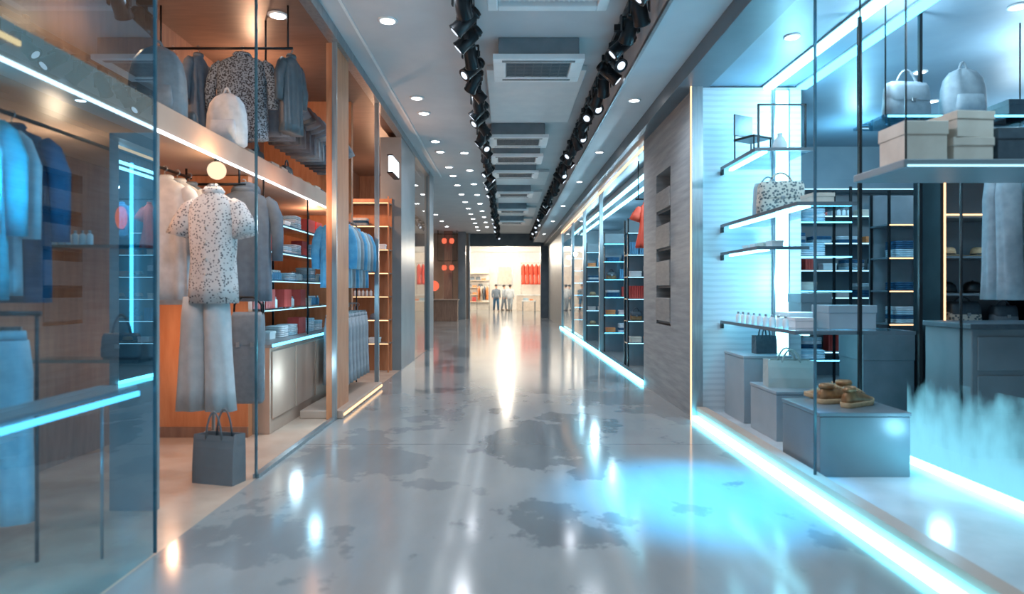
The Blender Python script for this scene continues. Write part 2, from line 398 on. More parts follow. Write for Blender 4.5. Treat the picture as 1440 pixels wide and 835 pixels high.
def row(a,b,z,other,axis='x',kinds=None,group='goods on the shelf',face=0,gap=.03,fill=.9,s=1):
    p=a
    kinds=kinds or list(IT)
    while True:
        k=random.choice(kinds); w=WID[k[0]]*s
        if k in('hl','hg'): w=.27*s
        rep={'f':1,'b':random.randint(3,6),'k':random.randint(4,8),'s':2}.get(k[0],1)
        if p+w*rep>b:
            if p+.1>b: break
            rep=1
            if p+w>b: break
        for i in range(rep):
            c=p+w/2; loc=(c,other,z) if axis=='x' else (other,c,z)
            rz=face+(pi/2 if axis=='y' else 0)
            st=random.randint(2,4) if k[0]=='f' else 1
            for q in range(st):
                kk=k if k[0]!='f' else random.choice([x for x in ('fw','fp','fg','fn') if x in kinds] or [k])
                inst(kk,IT[kk],(loc[0],loc[1],z+q*.0505*s),rz+(random.uniform(-.04,.04) if k[0]!='k' else 0),s,group)
            p+=w
        p+=gap+random.random()*(1-fill)*.5
# ------------------------------------------------------------ lights
def spot(loc,e,c='#f0f6ff',size=2.4,blend=1,rot=(0,0,0),r=.05):
    l=bpy.data.lights.new('spot_lamp','SPOT'); l.energy=e; l.color=lin(c)[:3]; l.spot_size=size; l.spot_blend=blend; l.shadow_soft_size=r
    o=bpy.data.objects.new('spot_lamp',l); o.location=loc; o.rotation_euler=rot; COL.objects.link(o); return o
def point(loc,e,c='#ffffff',r=.04):
    l=bpy.data.lights.new('point_lamp','POINT'); l.energy=e; l.color=lin(c)[:3]; l.shadow_soft_size=r
    o=bpy.data.objects.new('point_lamp',l); o.location=loc; COL.objects.link(o); return o
# ============================================================ SHELL
CZ=4.2; XL=-1.86; XR=2.1
struct('floor',gbox(XL,XR,-3,46,-.1,0),'floor')
struct('floor',gbox(-3.7,XL,-3,15.8,-.1,0),'floor_tan')
struct('floor',gbox(-7,XL,15.8,46,-.1,0),'floor')
struct('floor',gbox(XR,7.2,-3,46,-.1,0),'floor')
struct('ceiling',gbox(XL,1.36,-3,32,CZ,CZ+.1),'ceil')
struct('ceiling',gbox(-7,XL,15.8,32,CZ,CZ+.1),'ceil')
struct('ceiling',gbox(-3.7,XL,-3,15.8,CZ,CZ+.1),'brownc')
struct('ceiling',gbox(1.36,XR+.1,-3,32,3.78,CZ+.1),'ceil')
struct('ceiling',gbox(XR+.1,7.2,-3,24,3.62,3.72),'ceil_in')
struct('ceiling',gbox(-7,7.2,32,46.2,CZ-.1,CZ),'white')
struct('trim_1',gbox(1.86,XR+.1,-3,32,3.6,3.779),'dark',bevel=.004)
struct('trim_2',gbox(1.33,1.36,-3,32,3.76,3.8),'steel')
struct('trim_3',gbox(XL-.06,XL+.05,-3,15.8,4.08,4.199),'steel')
struct('trim_4',gbox(-1.62,-1.59,-3,15.8,4.185,4.199),'white')
struct('wall_left',gbox(-3.8,-3.6,-3,15.8,0,CZ),'brown')
struct('wall_left',gbox(-3.6,-2.46,6.1,6.2,0,2.49),'orange')
struct('baseboard_left',gbox(-3.6,-2.46,6.08,6.1,0,.1),'brown')
struct('wall_left',gbox(-3.6,-2.3,9.5,9.6,0,CZ),'orange')
struct('wall_left',gbox(-3.6,XL,15.7,15.8,0,CZ),'brown')
struct('wall_left',gbox(-7.1,-7,15.8,46,0,CZ),'lanew')
struct('wall_left',gbox(-7,-3.6,15.7,15.8,0,CZ),'lanew')
struct('wall_right',gbox(7,7.2,-3,10,0,3.7),'bwall')
struct('wall_right',gbox(3.2,7,9.9,10,0,3.7),'bwall')
struct('wall_right',gbox(XR+.01,3.2,6.95,7.05,.1,3.6),'linew')
struct('wall_right',gbox(3.12,3.2,7.05,9.9,.0,3.6),'bwall')
struct('wall_right',gbox(4.2,4.3,10,24,0,3.7),'bwall')
struct('wall_right',gbox(XR-.06,XR+.2,6.98,7.95,0,3.6),'wood')
struct('wall_right',gbox(XR-.06,XR+.2,8.7,9.5,0,3.6),'wood')
struct('wall_right',gbox(XR-.06,XR+.2,7.95,8.7,2.95,3.6),'wood')
struct('wall_right',gbox(XR-.06,XR+.2,7.95,8.7,0,.95),'wood')
struct('wall_right',gbox(XR+.2,XR+.24,7.95,8.7,.95,2.95),'dark')
for i,(z0,z1) in enumerate(((1.0,1.3),(1.46,1.78),(1.95,2.25),(2.45,2.7))):
    solo('wooden_niche_block',gbox(XR-.075,XR+.18,7.96,8.69,z0,z1),'woodl','grey wooden block set into a wall niche','shelf',group='wall niche blocks',bevel=.006)
    solo('niche_shelf',gbox(XR-.04,XR+.19,7.951,8.699,z0-.03,z0),'dark','dark thin shelf inside the wooden wall niche','shelf',group='niche shelves')
struct('trim_5',gbox(XR-.1,XR+.02,6.9,6.98,0,3.6),'steel')
struct('trim_6',gbox(XR-.112,XR-.1,6.9,6.92,0,3.6),'wm')
struct('wall_right',gbox(XR,4.2,24,24.1,0,3.7),'bwall')
struct('wall_right',gbox(XR,XR+.3,24.1,32,0,3.7),'dark')
for i,y in enumerate((9.5,14.2,17.2,20.2,23.9)):
    struct('trim_%d'%(7+i),gbox(XR-.04,XR+.04,y-.04,y+.05,0,3.6),'steel')
struct('trim_12',gbox(XR-.05,XR-.03,9.5,24,3.52,3.56),'wm')
struct('trim_13',gbox(XR-.05,XR+.05,9.5,24,0,.05),'steel')
wi=[0]
def window(x,y0,y1,z0,z1,mat='glass'):
    wi[0]+=1
    o=struct('window_%d'%wi[0],([(x,y0,z0),(x,y1,z0),(x,y1,z1),(x,y0,z1)],[(0,1,2,3)]),mat)
    for y in (y0,y1):
        e=mkobj('glass_edge',gbox(x-.008,x+.008,y-.006,y+.006,z0,z1),'glass_edge'); e.parent=o
    return o
window(XL,1.3,3.39,0.01,4.08,'glassn')
window(XL,12.9,15,.01,4.08)
for a,b in ((17.25,20.16),(20.25,23.86)): window(XR,a,b,.05,3.52)
struct('trim_30',gbox(XR-.008,XR+.008,4.345,4.36,.14,3.6),'glass_edge')
struct('trim_31',gbox(XL-.008,XL+.008,4.75,4.77,.01,4.08),'glass_edge')
struct('trim_32',gbox(XL-.03,XL+.02,4.77,6.9,0,.03),'steel')
struct('trim_14',gbox(XL-.09,XL+.0,6.93,7.55,.0,4.08),'orange')
struct('trim_15',gbox(XL-.02,XL+.03,6.9,6.93,0,4.08),'steel')
struct('trim_16',gbox(XL-.03,XL+.03,9.17,9.22,0,4.08),'steel')
struct('trim_17',gbox(XL-.35,XL+.02,11.22,12.88,0,4.08),'greycol')
struct('trim_18',gbox(XL-.4,XL+.06,15.02,15.8,0,4.19),'greycol')
solo('display_platform',gbox(-2.25,XL+.08,6.97,9.15,0,.09),'tan','low tan wooden display platform under the clothes rack','platform',bevel=.01)
solo('platform_light_strip',gbox(XL+.08,XL+.09,7.0,9.15,.03,.055),'wm','warm light strip along the platform edge','light strip')
struct('floor',gbox(XR-.04,7,-3,6.95,0,.1),'floor_pale')
struct('floor',gbox(3.2,7,6.95,9.9,0,.1),'floor_pale')
struct('trim_20',gbox(XR-.05,XR+.05,-3,6.9,.1,.145),'tan')
solo('floor_light_strip',gbox(XR-.1,XR-.045,-1,6.9,.002,.05),'cyf','glowing cyan light strip at the foot of the shop window','light strip')
solo('floor_light_strip',gbox(XR-.1,XR-.055,9.5,23.9,.002,.05),'cyf','glowing cyan light strip at the foot of the far shop window','light strip')
for i,(y0,y1) in enumerate(((7.95,10.4),(14.8,16.6),(17.8,20),(21.2,23.5),(24.5,27))):
    struct('ceiling',gbox(-.25,1.0,y0,y1,4.13,4.199),'panel',bevel=.01)
# ============================================================ TRACKS
def track(x,y0,y1,z):
    r=thing('lighting_track','long black ceiling track carrying spotlights','lighting track')
    part(r,'rail',gbox(x-.025,x+.025,y0,y1,z,z+.05),'black')
    for k in range(int((y1-y0)/4)):
        part(r,'ceiling_bracket',gbox(x-.02,x+.02,y0+2+k*4,y0+2.06+k*4,z+.05,CZ),'black')
def spotlight_b():
    r=thing('track_spotlight','black cylindrical track spotlight','spotlight',group='ceiling track spotlights')
    part(r,'mount',gm(gcb(0,0,-.03,.05,.16,.06),tube([(0,0,-.05),(0,0,-.11)],.012,8)),'black',bevel=.004)
    part(r,'yoke',gm(gcb(-.082,0,-.17,.012,.04,.12),gcb(.082,0,-.17,.012,.04,.12),gcb(0,0,-.11,.176,.04,.012)),'black')
    m=Matrix.Translation((0,0,-.2))@Matrix.Rotation(math.radians(-48),4,'X')
    part(r,'lamp_head',gx(lathe([(.03,.15),(.05,.145),(.055,.12),(.062,.118),(.062,.1),(.055,.098),(.055,.085),(.064,.083),(.068,-.1),(.074,-.12),(.074,-.13),(.06,-.128),(.05,-.1)],18),m),'black',True)
    part(r,'lens',gx(lathe([(.045,-.131),(.043,-.134),(.0,-.135)],16),m),'lensd',True)
    return r
track(-.38,4.5,31,4.1); track(1.18,4.5,31,4.1)
for x,ph in ((-.38,0),(1.18,.3)):
    y=5.1+ph*.5; i=0
    while y<30.5:
        rz=random.choice([2.7,3.4,2.1,-2.5,.5,-.6,1.5,-1.7,3.0,-1.1])
        inst('sl',spotlight_b,(x,y,4.1),rz,1.05)
        y+=.42 if y<12 else (.6 if y<20 else .9); i+=1
# ============================================================ AC UNITS
def ac_b():
    r=thing('air_conditioner','white ceiling cassette air conditioner with slatted grille','air conditioner',group='ceiling air conditioners')
    part(r,'housing',gbox(-.44,.44,.02,.74,.05,.25),'duct',bevel=.01)
    part(r,'cassette_panel',gm(gbox(-.5,.5,0,.13,0,.06),gbox(-.5,.5,.63,.78,0,.06),gbox(-.5,-.36,.13,.63,0,.06),gbox(.36,.5,.13,.63,0,.06),gbox(-.36,.36,.13,.63,.045,.06)),'acw',bevel=.012)
    part(r,'grille',gm(*[gbox(-.35,.35,.15+i*.048,.165+i*.048,.004,.03) for i in range(10)],*[gbox(-.35+i*.1-.004,-.35+i*.1+.004,.14,.62,.008,.028) for i in range(8)]),'acd')
    part(r,'air_outlet',gbox(-.4,.4,.05,.1,-.004,.01),'acd')
    part(r,'air_outlet',gbox(-.4,.4,.67,.72,-.004,.01),'acd')
    return r
for x,y in ((.36,7.06),(.2,10.7),(.2,12.2),(.2,13.9),(.2,16.9),(.2,20.5),(.2,24)):
    inst('ac',ac_b,(x,y,3.95),0,(1.02,1,1))
r=thing('ceiling_vent','large flush ceiling air vent with a fine grid','air vent')
part(r,'frame',gm(gbox(-.18,-.08,4.6,6.15,4.08,4.19),gbox(.86,.96,4.6,6.15,4.08,4.19),gbox(-.08,.86,6.05,6.15,4.08,4.19),gbox(-.08,.86,4.6,4.7,4.08,4.19)),'acw',bevel=.01)
part(r,'grille',gm(*[gbox(-.08,.86,4.72+i*.04,4.735+i*.04,4.12,4.15) for i in range(33)],*[gbox(-.07+i*.047,-.06+i*.047,4.7,6.05,4.125,4.145) for i in range(20)]),'acw')
part(r,'vent_back',gbox(-.08,.86,4.7,6.05,4.165,4.185),'acd')
# ============================================================ DOWNLIGHTS
def down_b():
    r=thing('downlight','round recessed ceiling downlight','downlight',group='ceiling downlights')
    part(r,'trim_ring',lathe([(.075,-.001),(.1,-.001),(.104,-.012),(.078,-.018),(.072,-.006)],24),'white',True)
    part(r,'lens',lathe([(.0,-.019),(.05,-.02),(.074,-.0185)],24),'lens',True)
    return r
dl=[(-1.23,6.63),(-1.3,9.3),(-1.3,10.1),(-1.33,12),(-1.33,12.9),(-1.3,14.5),(-1.3,15.6)]
dl+=[(-1.3,17+i*1.6) for i in range(9)]+[(-.85,13+i*1.9) for i in range(9)]+[(-2.6,17+i*2.2) for i in range(6)]+[(-4,18+i*2.5) for i in range(5)]
dl+=[(-2.32,6.5),(-2.9,8.5),(-2.9,10.5)]
for x,y in dl: inst('dl',down_b,(x,y,CZ),0,1.0)
for x,y in ((1.6,8),(1.6,11),(1.6,14),(1.6,18),(1.6,22),(1.6,27)): inst('dl',down_b,(x,y,3.78),0,.8)
for x,y in ((2.5,4.4),(2.5,5.6),(4,5),(4.2,6.5),(5,7.5),(3.6,8.4),(5.8,6.2)): inst('dl',down_b,(x,y,3.62),0,.7)
# ============================================================ LEFT SHOP
r=thing('overhead_shelf','long tan overhead shelf above the hanging clothes','shelf')
part(r,'shelf_board',gbox(-3.6,-2.4,1.3,9.4,2.5,2.7),'tan',bevel=.005)
part(r,'light_strip',gbox(-2.405,-2.39,1.3,9.4,2.49,2.508),'wh',label='white light strip under the shelf edge')
part(r,'light_strip',gbox(-2.4,-2.388,1.3,3.15,2.6,2.625),'wm',label='warm light strip on the shelf edge')
def rail(p0,p1,label,rad=.013,brk=None):
    r=thing('clothes_rail',label,'clothes rail')
    part(r,'bar',tube([p0,p1],rad,10),'black',True)
    for b in (brk or []): part(r,'bracket',tube(b,.01,8),'black',True)
    return r
rail((-2.76,2.4,2.38),(-2.76,5.6,2.38),'black clothes rail below the overhead shelf',brk=[[(-2.76,2.9,2.38),(-2.76,2.9,2.5)],[(-2.76,4.6,2.38),(-2.76,4.6,2.5)]])
rail((-2.95,5.8,2.36),(-2.36,5.8,2.36),'short black clothes rail across the bay',brk=[[(-2.9,5.8,2.36),(-2.9,5.8,2.5)],[(-2.42,5.8,2.36),(-2.42,5.8,2.5)]])
def hang(key,b,x,y,top,L,rz=0,label=None,group=None,s=1):
    inst(key,b,(x,y,top-(L+.1)*s),rz,s,group,label)
hang('s_teal',shirt('teal',.95,.22,label='teal long-sleeved shirt on a hanger'),-2.72,3.2,2.4,.95,0)
hang('s_pale',shirt('pale',.93,.18,label='pale blue shirt on a hanger',ph=1),-2.76,3.4,2.4,.93,0)
hang('s_navy',shirt('navy',.97,.22,label='navy blue shirt on a hanger',ph=2),-2.76,3.57,2.4,.97,0)
hang('s_teal',None,-2.72,3.03,2.4,.95,0)
hang('s_white',shirt('whitec',.98,.2,.05,label='white long-sleeved shirt on a hanger'),-2.76,5.17,2.4,.98,.0,group='white shirts on the rail')
hang('s_white2',shirt('whitec',1.02,.21,.05,label='white long shirt on a hanger',ph=2),-2.74,5.33,2.4,1.02,0,group='white shirts on the rail')
hang('s_grey',shirt('greyc',1.0,.2,.05,label='light grey shirt on a hanger',ph=1),-2.72,5.49,2.4,1.0,0,group='white shirts on the rail')
hang('s_hood',shirt('charc',1.0,.25,.08,label='charcoal grey hooded sweatshirt on a hanger',hood=True),-2.38,5.8,2.4,1.0,0)
rail((-3.3,3.3,1.28),(-2.4,3.3,1.28),'low black clothes rail',brk=[[(-3.25,3.3,1.28),(-3.25,3.3,0)],[(-2.42,3.3,1.28),(-2.42,3.3,0)]])
hang('t_pale',trousers('pale',.98,.2,'pale blue trousers on a clip hanger'),-2.65,3.3,1.29,.98,0)
hang('s_wl',shirt('whitec',.9,.14,label='white blouse on a hanger'),-3.04,3.3,1.27,.9,0)
r=thing('display_shelf','low display shelf with a glowing cyan edge','shelf')
part(r,'shelf_board',gbox(-2.14,-1.94,1.5,3.37,.88,.9),'greycol',bevel=.004)
part(r,'light_strip',gbox(-1.945,-1.93,1.5,3.37,.845,.87),'cyb',label='glowing cyan light strip')
for y in (1.7,3.34): part(r,'leg',tube([(-2.11,y,0),(-2.11,y,.88)],.008,8),'steel',True)
r=thing('display_board','blue-grey display board with a vertical cyan light tube','display board')
part(r,'board',gbox(-2.52,-2.22,4.06,4.1,0,2.4),'greycol',bevel=.004)
part(r,'light_tube',tube([(-2.36,4.03,1.1),(-2.36,4.03,2.2)],.01,12),'cyb',True,label='vertical cyan light tube')
part(r,'sign_disc',gx(lathe([(.0,0),(.045,0),(.045,.01),(.0,.012)],24),Matrix.Translation((-2.44,4.06,1.86))@Matrix.Rotation(pi/2,4,'X')@Matrix.Diagonal((.8,1.6,1,1))),'redl',label='small red oval sign')
part(r,'side_shelf',gbox(-2.9,-2.22,3.92,4.06,1.66,1.68),'shelfg')
part(r,'side_shelf',gbox(-2.9,-2.22,3.86,4.06,.96,.98),'shelfg')
for i in range(7): inst('bw',IT['bw'],(-2.86+i*.045,3.98,1.68),0,.7,'bottles on the display board shelf')
inst('hb_n',handbag('leatherd',.26,.1,.17,'dark leather handbag with a ring handle'),(-2.38,3.96,.98),0,.9)
r=thing('mannequin','dress form wearing a spotted blouse and pale wide trousers','mannequin',(-2.27,4.96,0),-.12)
part(r,'base',lathe([(.0,0),(.15,0),(.15,.012),(.02,.02),(.015,.03)],28),'black',True)
part(r,'pole',tube([(0,0,.02),(0,0,1.5)],.014,10),'steel',True)
L=.86;W=.19
R=[]
for f,w,dd,a in ((0,1.02,.11,.01),(.15,1,.108,.008),(.4,.92,.1,.005),(.62,.97,.11,.002),(.8,1.0,.105,0),(.88,.95,.09,0),(.94,.72,.07,0),(.985,.4,.06,0),(1,.33,.055,0)):
    R.append(ring(W*w,dd,1.3+f*L,40,a,9,f*2,p=2.5))
part(r,'blouse',loft(R),'spot',True,label='off-white blouse with dark spots')
for s in (-1,1):
    part(r,'blouse_sleeve',tube([(s*.14,0,2.07),(s*.19,0,2.03),(s*.245,-.01,1.93),(s*.275,-.02,1.82)],[.055,.075,.085,.1],16,.75),'spot',True,label='short flared spotted sleeve')
part(r,'blouse_collar',loft([ring(.07,.06,2.14,24),ring(.085,.075,2.165,24),ring(.06,.05,2.2,24),ring(.045,.04,2.15,24)],False,True),'spot',True)
part(r,'neck_cap',gt(lathe([(.045,0),(.045,.05),(.03,.062),(.0,.066)],18),0,0,2.16),'steel',True)
for k in range(5): part(r,'button',ell((0,-.112,1.4+k*.12),(.008,.006,.008),8,5),'beige',True)
for s in (-1,1):
    R=[]
    for f,w,dd,a in ((0,.118,.085,.012),(.2,.112,.08,.01),(.45,.105,.078,.007),(.65,.1,.08,.004),(.82,.1,.085,0),(1,.09,.08,0)):
        R.append(ring(w,dd,.47+f*.88,32,a,6,s+f*3,cx=-.06+s*(.125-.04*f)))
    part(r,'trouser_leg',loft(R),'palegrey',True,label='pale grey wide trouser leg')
r=thing('wall_hook','black hook arm on the partition wall','hook')
part(r,'arm',tube([(-2.5,6.08,1.34),(-2.5,5.6,1.34),(-2.26,5.47,1.34)],.01,8),'black',True)
part(r,'back_plate',gcb(-2.5,6.09,1.34,.05,.02,.09),'black')
r=thing('satchel','tall grey leather satchel hanging from a hook','bag',(-2.2,5.45,.44))
part(r,'bag_body',loft([ring(.12,.04,0,32,p=5),ring(.135,.05,.03,32,p=5),ring(.135,.055,.4,32,p=5),ring(.13,.05,.7,32,p=5),ring(.125,.04,.76,32,p=5)]),'leather',True)
part(r,'flap',loft([ring(.137,.06,.5,32,p=5),ring(.138,.06,.6,32,p=5),ring(.132,.052,.74,32,p=5),ring(.12,.035,.775,32,p=5)],False,True),'leather',True)
part(r,'strap',tube([(-.12,0,.74),(-.115,0,.84),(-.05,0,.9),(.05,0,.9),(.115,0,.84),(.12,0,.74)],.01,8),'black',True,label='black leather strap')
for s in (-1,1): part(r,'buckle',gcb(s*.06,-.062,.5,.03,.01,.04),'steel')
inst('shop1',shopbag('paper',.34,.15,.35,.17,'dark grey paper shopping bag on the floor'),(-2.1,4.68,0),-.25)
r=thing('globe_lamp','small warm glowing globe lamp under the shelf','lamp',(-2.42,5.35,2.4))
part(r,'globe',ell((0,0,0),(.075,.075,.075),24,14),'globe',True)
part(r,'stem',tube([(0,0,.07),(0,0,.1)],.02,10),'black',True)
point((-2.25,5.15,2.42),12,'#ffc890')
inst('sb1',softbag('leather',.42,.26,.6,'large grey soft backpack standing on the shelf'),(-2.72,5.0,2.7),.2)
inst('sb2',softbag('whitec',.36,.2,.48,'white cloth drawstring bag on the shelf'),(-2.53,5.8,2.7),0)
inst('hb3',handbag('leatherd',.34,.14,.2,'dark leather handbag lying on the shelf'),(-2.78,5.4,2.7),.1)
rail((-3.5,6.3,3.78),(-2.1,6.3,3.78),'black upper clothes rail hung from the ceiling',brk=[[(-3.4,6.3,3.78),(-3.4,6.3,4.2)],[(-2.15,6.3,3.78),(-2.15,6.3,4.2)]])
hang('s_weave',shirt('weave',.82,.25,.09,.45,label='dark patterned knitted shirt on a hanger'),-2.6,6.3,3.8,.82,.0)
hang('s_wv2',shirt('leatherd',.75,.15,.06,.4,label='dark narrow jacket on a hanger'),-2.13,6.34,3.8,.75,1.3)
hang('s_wv3',shirt('charc',.78,.14,.06,.4,label='charcoal cardigan on a hanger'),-3.03,6.3,3.8,.78,1.4)
hang('s_org',shirt('orangep',.7,.13,.05,.4,label='orange shirt on a hanger'),-3.28,6.3,3.8,.7,1.4)
rail((-2.5,6.6,3.62),(-2.5,9.3,3.62),'black upper clothes rail',brk=[[(-2.5,6.65,3.62),(-2.5,6.65,4.2)],[(-2.5,9.2,3.62),(-2.5,9.2,4.2)]])
for i in range(13):
    k=random.choice(['s_ch','s_wl2','s_gy'])
    b={'s_ch':shirt('charc',.5,.18,.04,.3,label='short charcoal top on a hanger'),'s_wl2':shirt('greyc',.5,.18,.04,.3,label='short grey top on a hanger'),'s_gy':shirt('leatherd',.5,.18,.04,.3,label='short dark top on a hanger')}[k]
    hang(k,b,-2.5,6.85+i*.185,3.64,.5,0,group='tops on the upper rail')
row(6.3,9.3,2.7,-2.62,'y',['ho','ca','hl','hg','gb'],'goods on top of the overhead shelf')
r=thing('display_cabinet','tan display cabinet with a glowing cyan edge','cabinet')
part(r,'cabinet_body',gbox(-2.85,-2.3,6.22,9.1,0,.84),'tan',bevel=.004)
part(r,'worktop',gbox(-2.87,-2.27,6.21,9.12,.84,.87),'greycol',bevel=.003)
part(r,'light_strip',gbox(-2.272,-2.255,6.21,9.12,.85,.875),'cyb',label='cyan light strip')
for i in range(4): part(r,'door',gbox(-2.3,-2.285,6.26+i*.71,6.93+i*.71,.14,.8),'tan',bevel=.004)
r=thing('shelving_unit','glass wall shelving with cyan light strips under each shelf','shelves')
for z in (1.2,1.5,1.8,2.1):
    part(r,'shelf',gbox(-2.8,-2.4,6.3,9.1,z,z+.015),'shelfg')
    part(r,'light_strip',gbox(-2.412,-2.4,6.3,9.1,z-.014,z-.004),'cys')
for y in (6.3,7.7,9.08):
    part(r,'upright',gbox(-2.82,-2.8,y,y+.02,.87,2.5),'black'); part(r,'upright',gbox(-2.4,-2.385,y,y+.015,.87,2.5),'black')
for z in (.87,1.215,1.515,1.815,2.115):
    row(6.4,9.0,z,-2.6,'y',['fw','fp','bw','bb','gw','gb','sh','ho','kr','kb'] if z!=1.215 else ['bw','bb','gb','kr'],'goods on the glass wall shelves',s=.85)
rail((-2.14,7.65,2.32),(-2.14,9.15,2.32),'upper rail of the open clothes rack',brk=[[(-2.14,7.66,2.32),(-2.14,7.66,.09)],[(-2.14,9.14,2.32),(-2.14,9.14,.09)]])
rail((-2.14,7.68,1.22),(-2.14,9.12,1.22),'lower rail of the open clothes rack')
for i in range(7):
    k=['s_blue','s_pl2','s_gr2'][i%3]
    b={'s_blue':shirt('bluec',.8,.17,.05,.5,label='sky blue shirt on a hanger'),'s_pl2':shirt('pale',.8,.17,.05,.5,label='pale blue shirt on a hanger'),'s_gr2':shirt('greyc',.8,.17,.05,.5,label='grey shirt on a hanger')}[k]
    hang(k,b,-2.1,7.82+i*.19,2.33,.8,0,group='shirts on the open rack')
    hang('t_gr',trousers('greyc',.85,.15,'grey trousers on a clip hanger'),-2.08,7.82+i*.19,1.22,.87,0,group='trousers on the open rack')
def unit(x0,x1,y0,y1,zs,z0,z1,frame='black',led='cys',sh='shelfg',label='open display shelving with light strips',back=None):
    r=thing('shelving_unit',label,'shelves')
    for z in zs:
        part(r,'shelf',gbox(x0,x1,y0,y1,z-.02,z),sh)
        if led: part(r,'light_strip',gbox(x0+.01,x1-.01,y0-.012,y0,z-.022,z-.008),led)
    for x in (x0,x1-.025):
        for y in (y0,y1-.025): part(r,'upright',gbox(x,x+.025,y,y+.025,z0,z1),frame)
    if back: part(r,'back_panel',gbox(x0,x1,y1,y1+.02,z0,z1),back)
    return r
unit(-3.5,-2.0,10.9,11.2,(.5,.9,1.3,1.7,2.1,2.5,2.9),0,3.0,'orange','wm','brown','orange-brown shelving filled with goods','orange')
for z in (.5,.9,1.3,1.7,2.1,2.5): row(-2.9,-2.05,z,11.02,'x',None,'goods on the orange shelving',s=.9)
unit(-3.5,-2.3,14.6,14.9,(.5,.9,1.3,1.7,2.1,2.5),0,2.9,'orange','wm','brown','orange-brown shelving at the bay end','orange')
for z in (.5,.9,1.3,1.7,2.1): row(-2.9,-2.35,z,14.72,'x',None,'goods on the far shelving',s=.9)
r=thing('hanging_sign','small white illuminated box sign on the shopfront','sign')
part(r,'sign_face',gbox(XL+.02,XL+.08,10.0,10.6,3.25,3.5),'wh'); part(r,'sign_frame',gm(gbox(XL,XL+.09,9.98,10.62,3.5,3.52),gbox(XL,XL+.09,9.98,10.62,3.23,3.25)),'black')
# ============================================================ RIGHT FRONT SHOP
def plinth(x0,x1,y0,y1,z0,z1,mat,label):
    r=thing('display_plinth',label,'plinth')
    part(r,'plinth_body',gbox(x0,x1,y0,y1,z0,z1-.03),mat,bevel=.005)
    part(r,'plinth_top',gbox(x0-.006,x1+.006,y0-.006,y1+.006,z1-.028,z1),mat,bevel=.005)
plinth(2.18,2.81,4.45,5.05,.1,.55,'plinth','large dark grey box plinth carrying shoes')
plinth(2.32,2.85,5.5,6.08,.1,.53,'plinthl','grey box plinth carrying a paper bag')
plinth(2.32,2.78,6.25,6.8,.1,.76,'plinthl','tall pale grey box plinth beside the wall')
inst('shop2',shopbag('paperl',.4,.2,.24,.1,'sage grey paper gift bag on a plinth'),(2.56,5.8,.53),-.15)
inst('shop3',shopbag('leatherd',.22,.1,.18,.1,'small dark shopping bag on the tall plinth'),(2.62,6.5,.76),.1)
inst('shg',shoe('gold','straw','bronze leather lace-up shoe'),(2.44,4.62,.55),-1.0,1.25,'bronze shoes on the plinth')
inst('shg',None,(2.34,4.8,.55),-1.35,1.25,'bronze shoes on the plinth')
inst('shg',None,(2.7,4.98,.55),1.3,1.25,'bronze shoes on the plinth')
def wshelf(x0,x1,y0,y1,z,label):
    r=thing('glass_shelf',label,'shelf')
    part(r,'shelf_panel',gbox(x0,x1,y0,y1,z-.02,z),'shelfg')
    part(r,'shelf_edge',gm(gbox(x0-.012,x0,y0,y1,z-.025,z+.005),gbox(x0-.012,x1,y0-.012,y0,z-.025,z+.005)),'dark')
    part(r,'light_strip',gbox(x0+.08,x0+.12,y0+.03,y1,z-.035,z-.021),'cy')
    part(r,'bracket',gbox(x0,x0+.02,y1-.02,y1+.04,z-.08,z-.02),'black')
wshelf(2.32,2.85,5.95,6.9,2.72,'dark-edged glass shelf with a chair model')
wshelf(2.32,2.79,5.1,6.9,2.1,'dark-edged glass shelf with a patterned bag')
wshelf(2.32,2.79,5.9,6.9,1.8,'lower dark-edged glass shelf')
wshelf(2.32,3.27,5.12,6.9,1.07,'wide dark-edged glass shelf with bottles and boxes')
for x in (2.8,3.28):
    r=thing('support_post','slim black vertical shelf support','post')
    part(r,'post',gbox(x,x+.025,5.08,5.105,.1,3.62),'black'); part(r,'foot',gbox(x-.03,x+.055,5.07,5.135,.1,.11),'black')
r=thing('chair_model','small black wire chair on the top shelf','chair',(2.5,6.5,2.72),.5)
part(r,'seat',gbox(-.13,.13,-.13,.13,.2,.225),'black',bevel=.006)
part(r,'backrest',gbox(-.13,.13,.11,.13,.26,.48),'leatherd',bevel=.006)
for x in (-.12,.12):
    for y in (-.12,.12): part(r,'leg',tube([(x,y,0),(x,y,.2 if y<0 else .48)],.008,8),'black')
r=thing('display_stand','thin black rectangular metal stand on the top shelf','stand')
part(r,'stand_bars',gm(gbox(2.36,2.375,6.0,6.02,2.72,3.15),gbox(2.8,2.815,6.0,6.02,2.72,3.15),gbox(2.36,2.815,6.0,6.02,3.135,3.15)),'black')
inst('vase1',lambda:solo('vase',lathe([(.05,0),(.07,.03),(.075,.1),(.05,.16),(.025,.19),(.03,.22),(.025,.22)],20),'white','white ceramic vase on the top shelf','vase',smooth=True),(2.65,6.2,2.72),0,.9)
inst('hb4',handbag('boucle',.42,.2,.3,'large black and cream speckled handbag',mat2='boucle',hh=.1),(2.55,5.95,2.1),-.2)
inst('hb5',handbag('plinthl',.3,.14,.36,'pale grey boxy handbag',mat2='plinthl',hh=.08),(2.62,6.4,2.1),0)
inst('gbx',giftbox('beige',.18,.2,.1,'beige lidded storage box'),(2.6,5.35,2.1),0)
row(6.0,6.85,1.8,2.55,'y',['fw','gb','gp','sd'],'goods on the lower glass shelf',s=.7)
for i in range(9): inst('bw',IT['bw'],(2.4,5.5+i*.14,1.07),0,.85,'bottles on the wide glass shelf')
inst('gw1',giftbox('plinthl',.4,.3,.2,'wide pale grey lidded box'),(2.95,5.6,1.07),0)
inst('gw2',giftbox('white',.3,.25,.12,'white lidded storage box'),(2.8,6.15,1.07),.1)
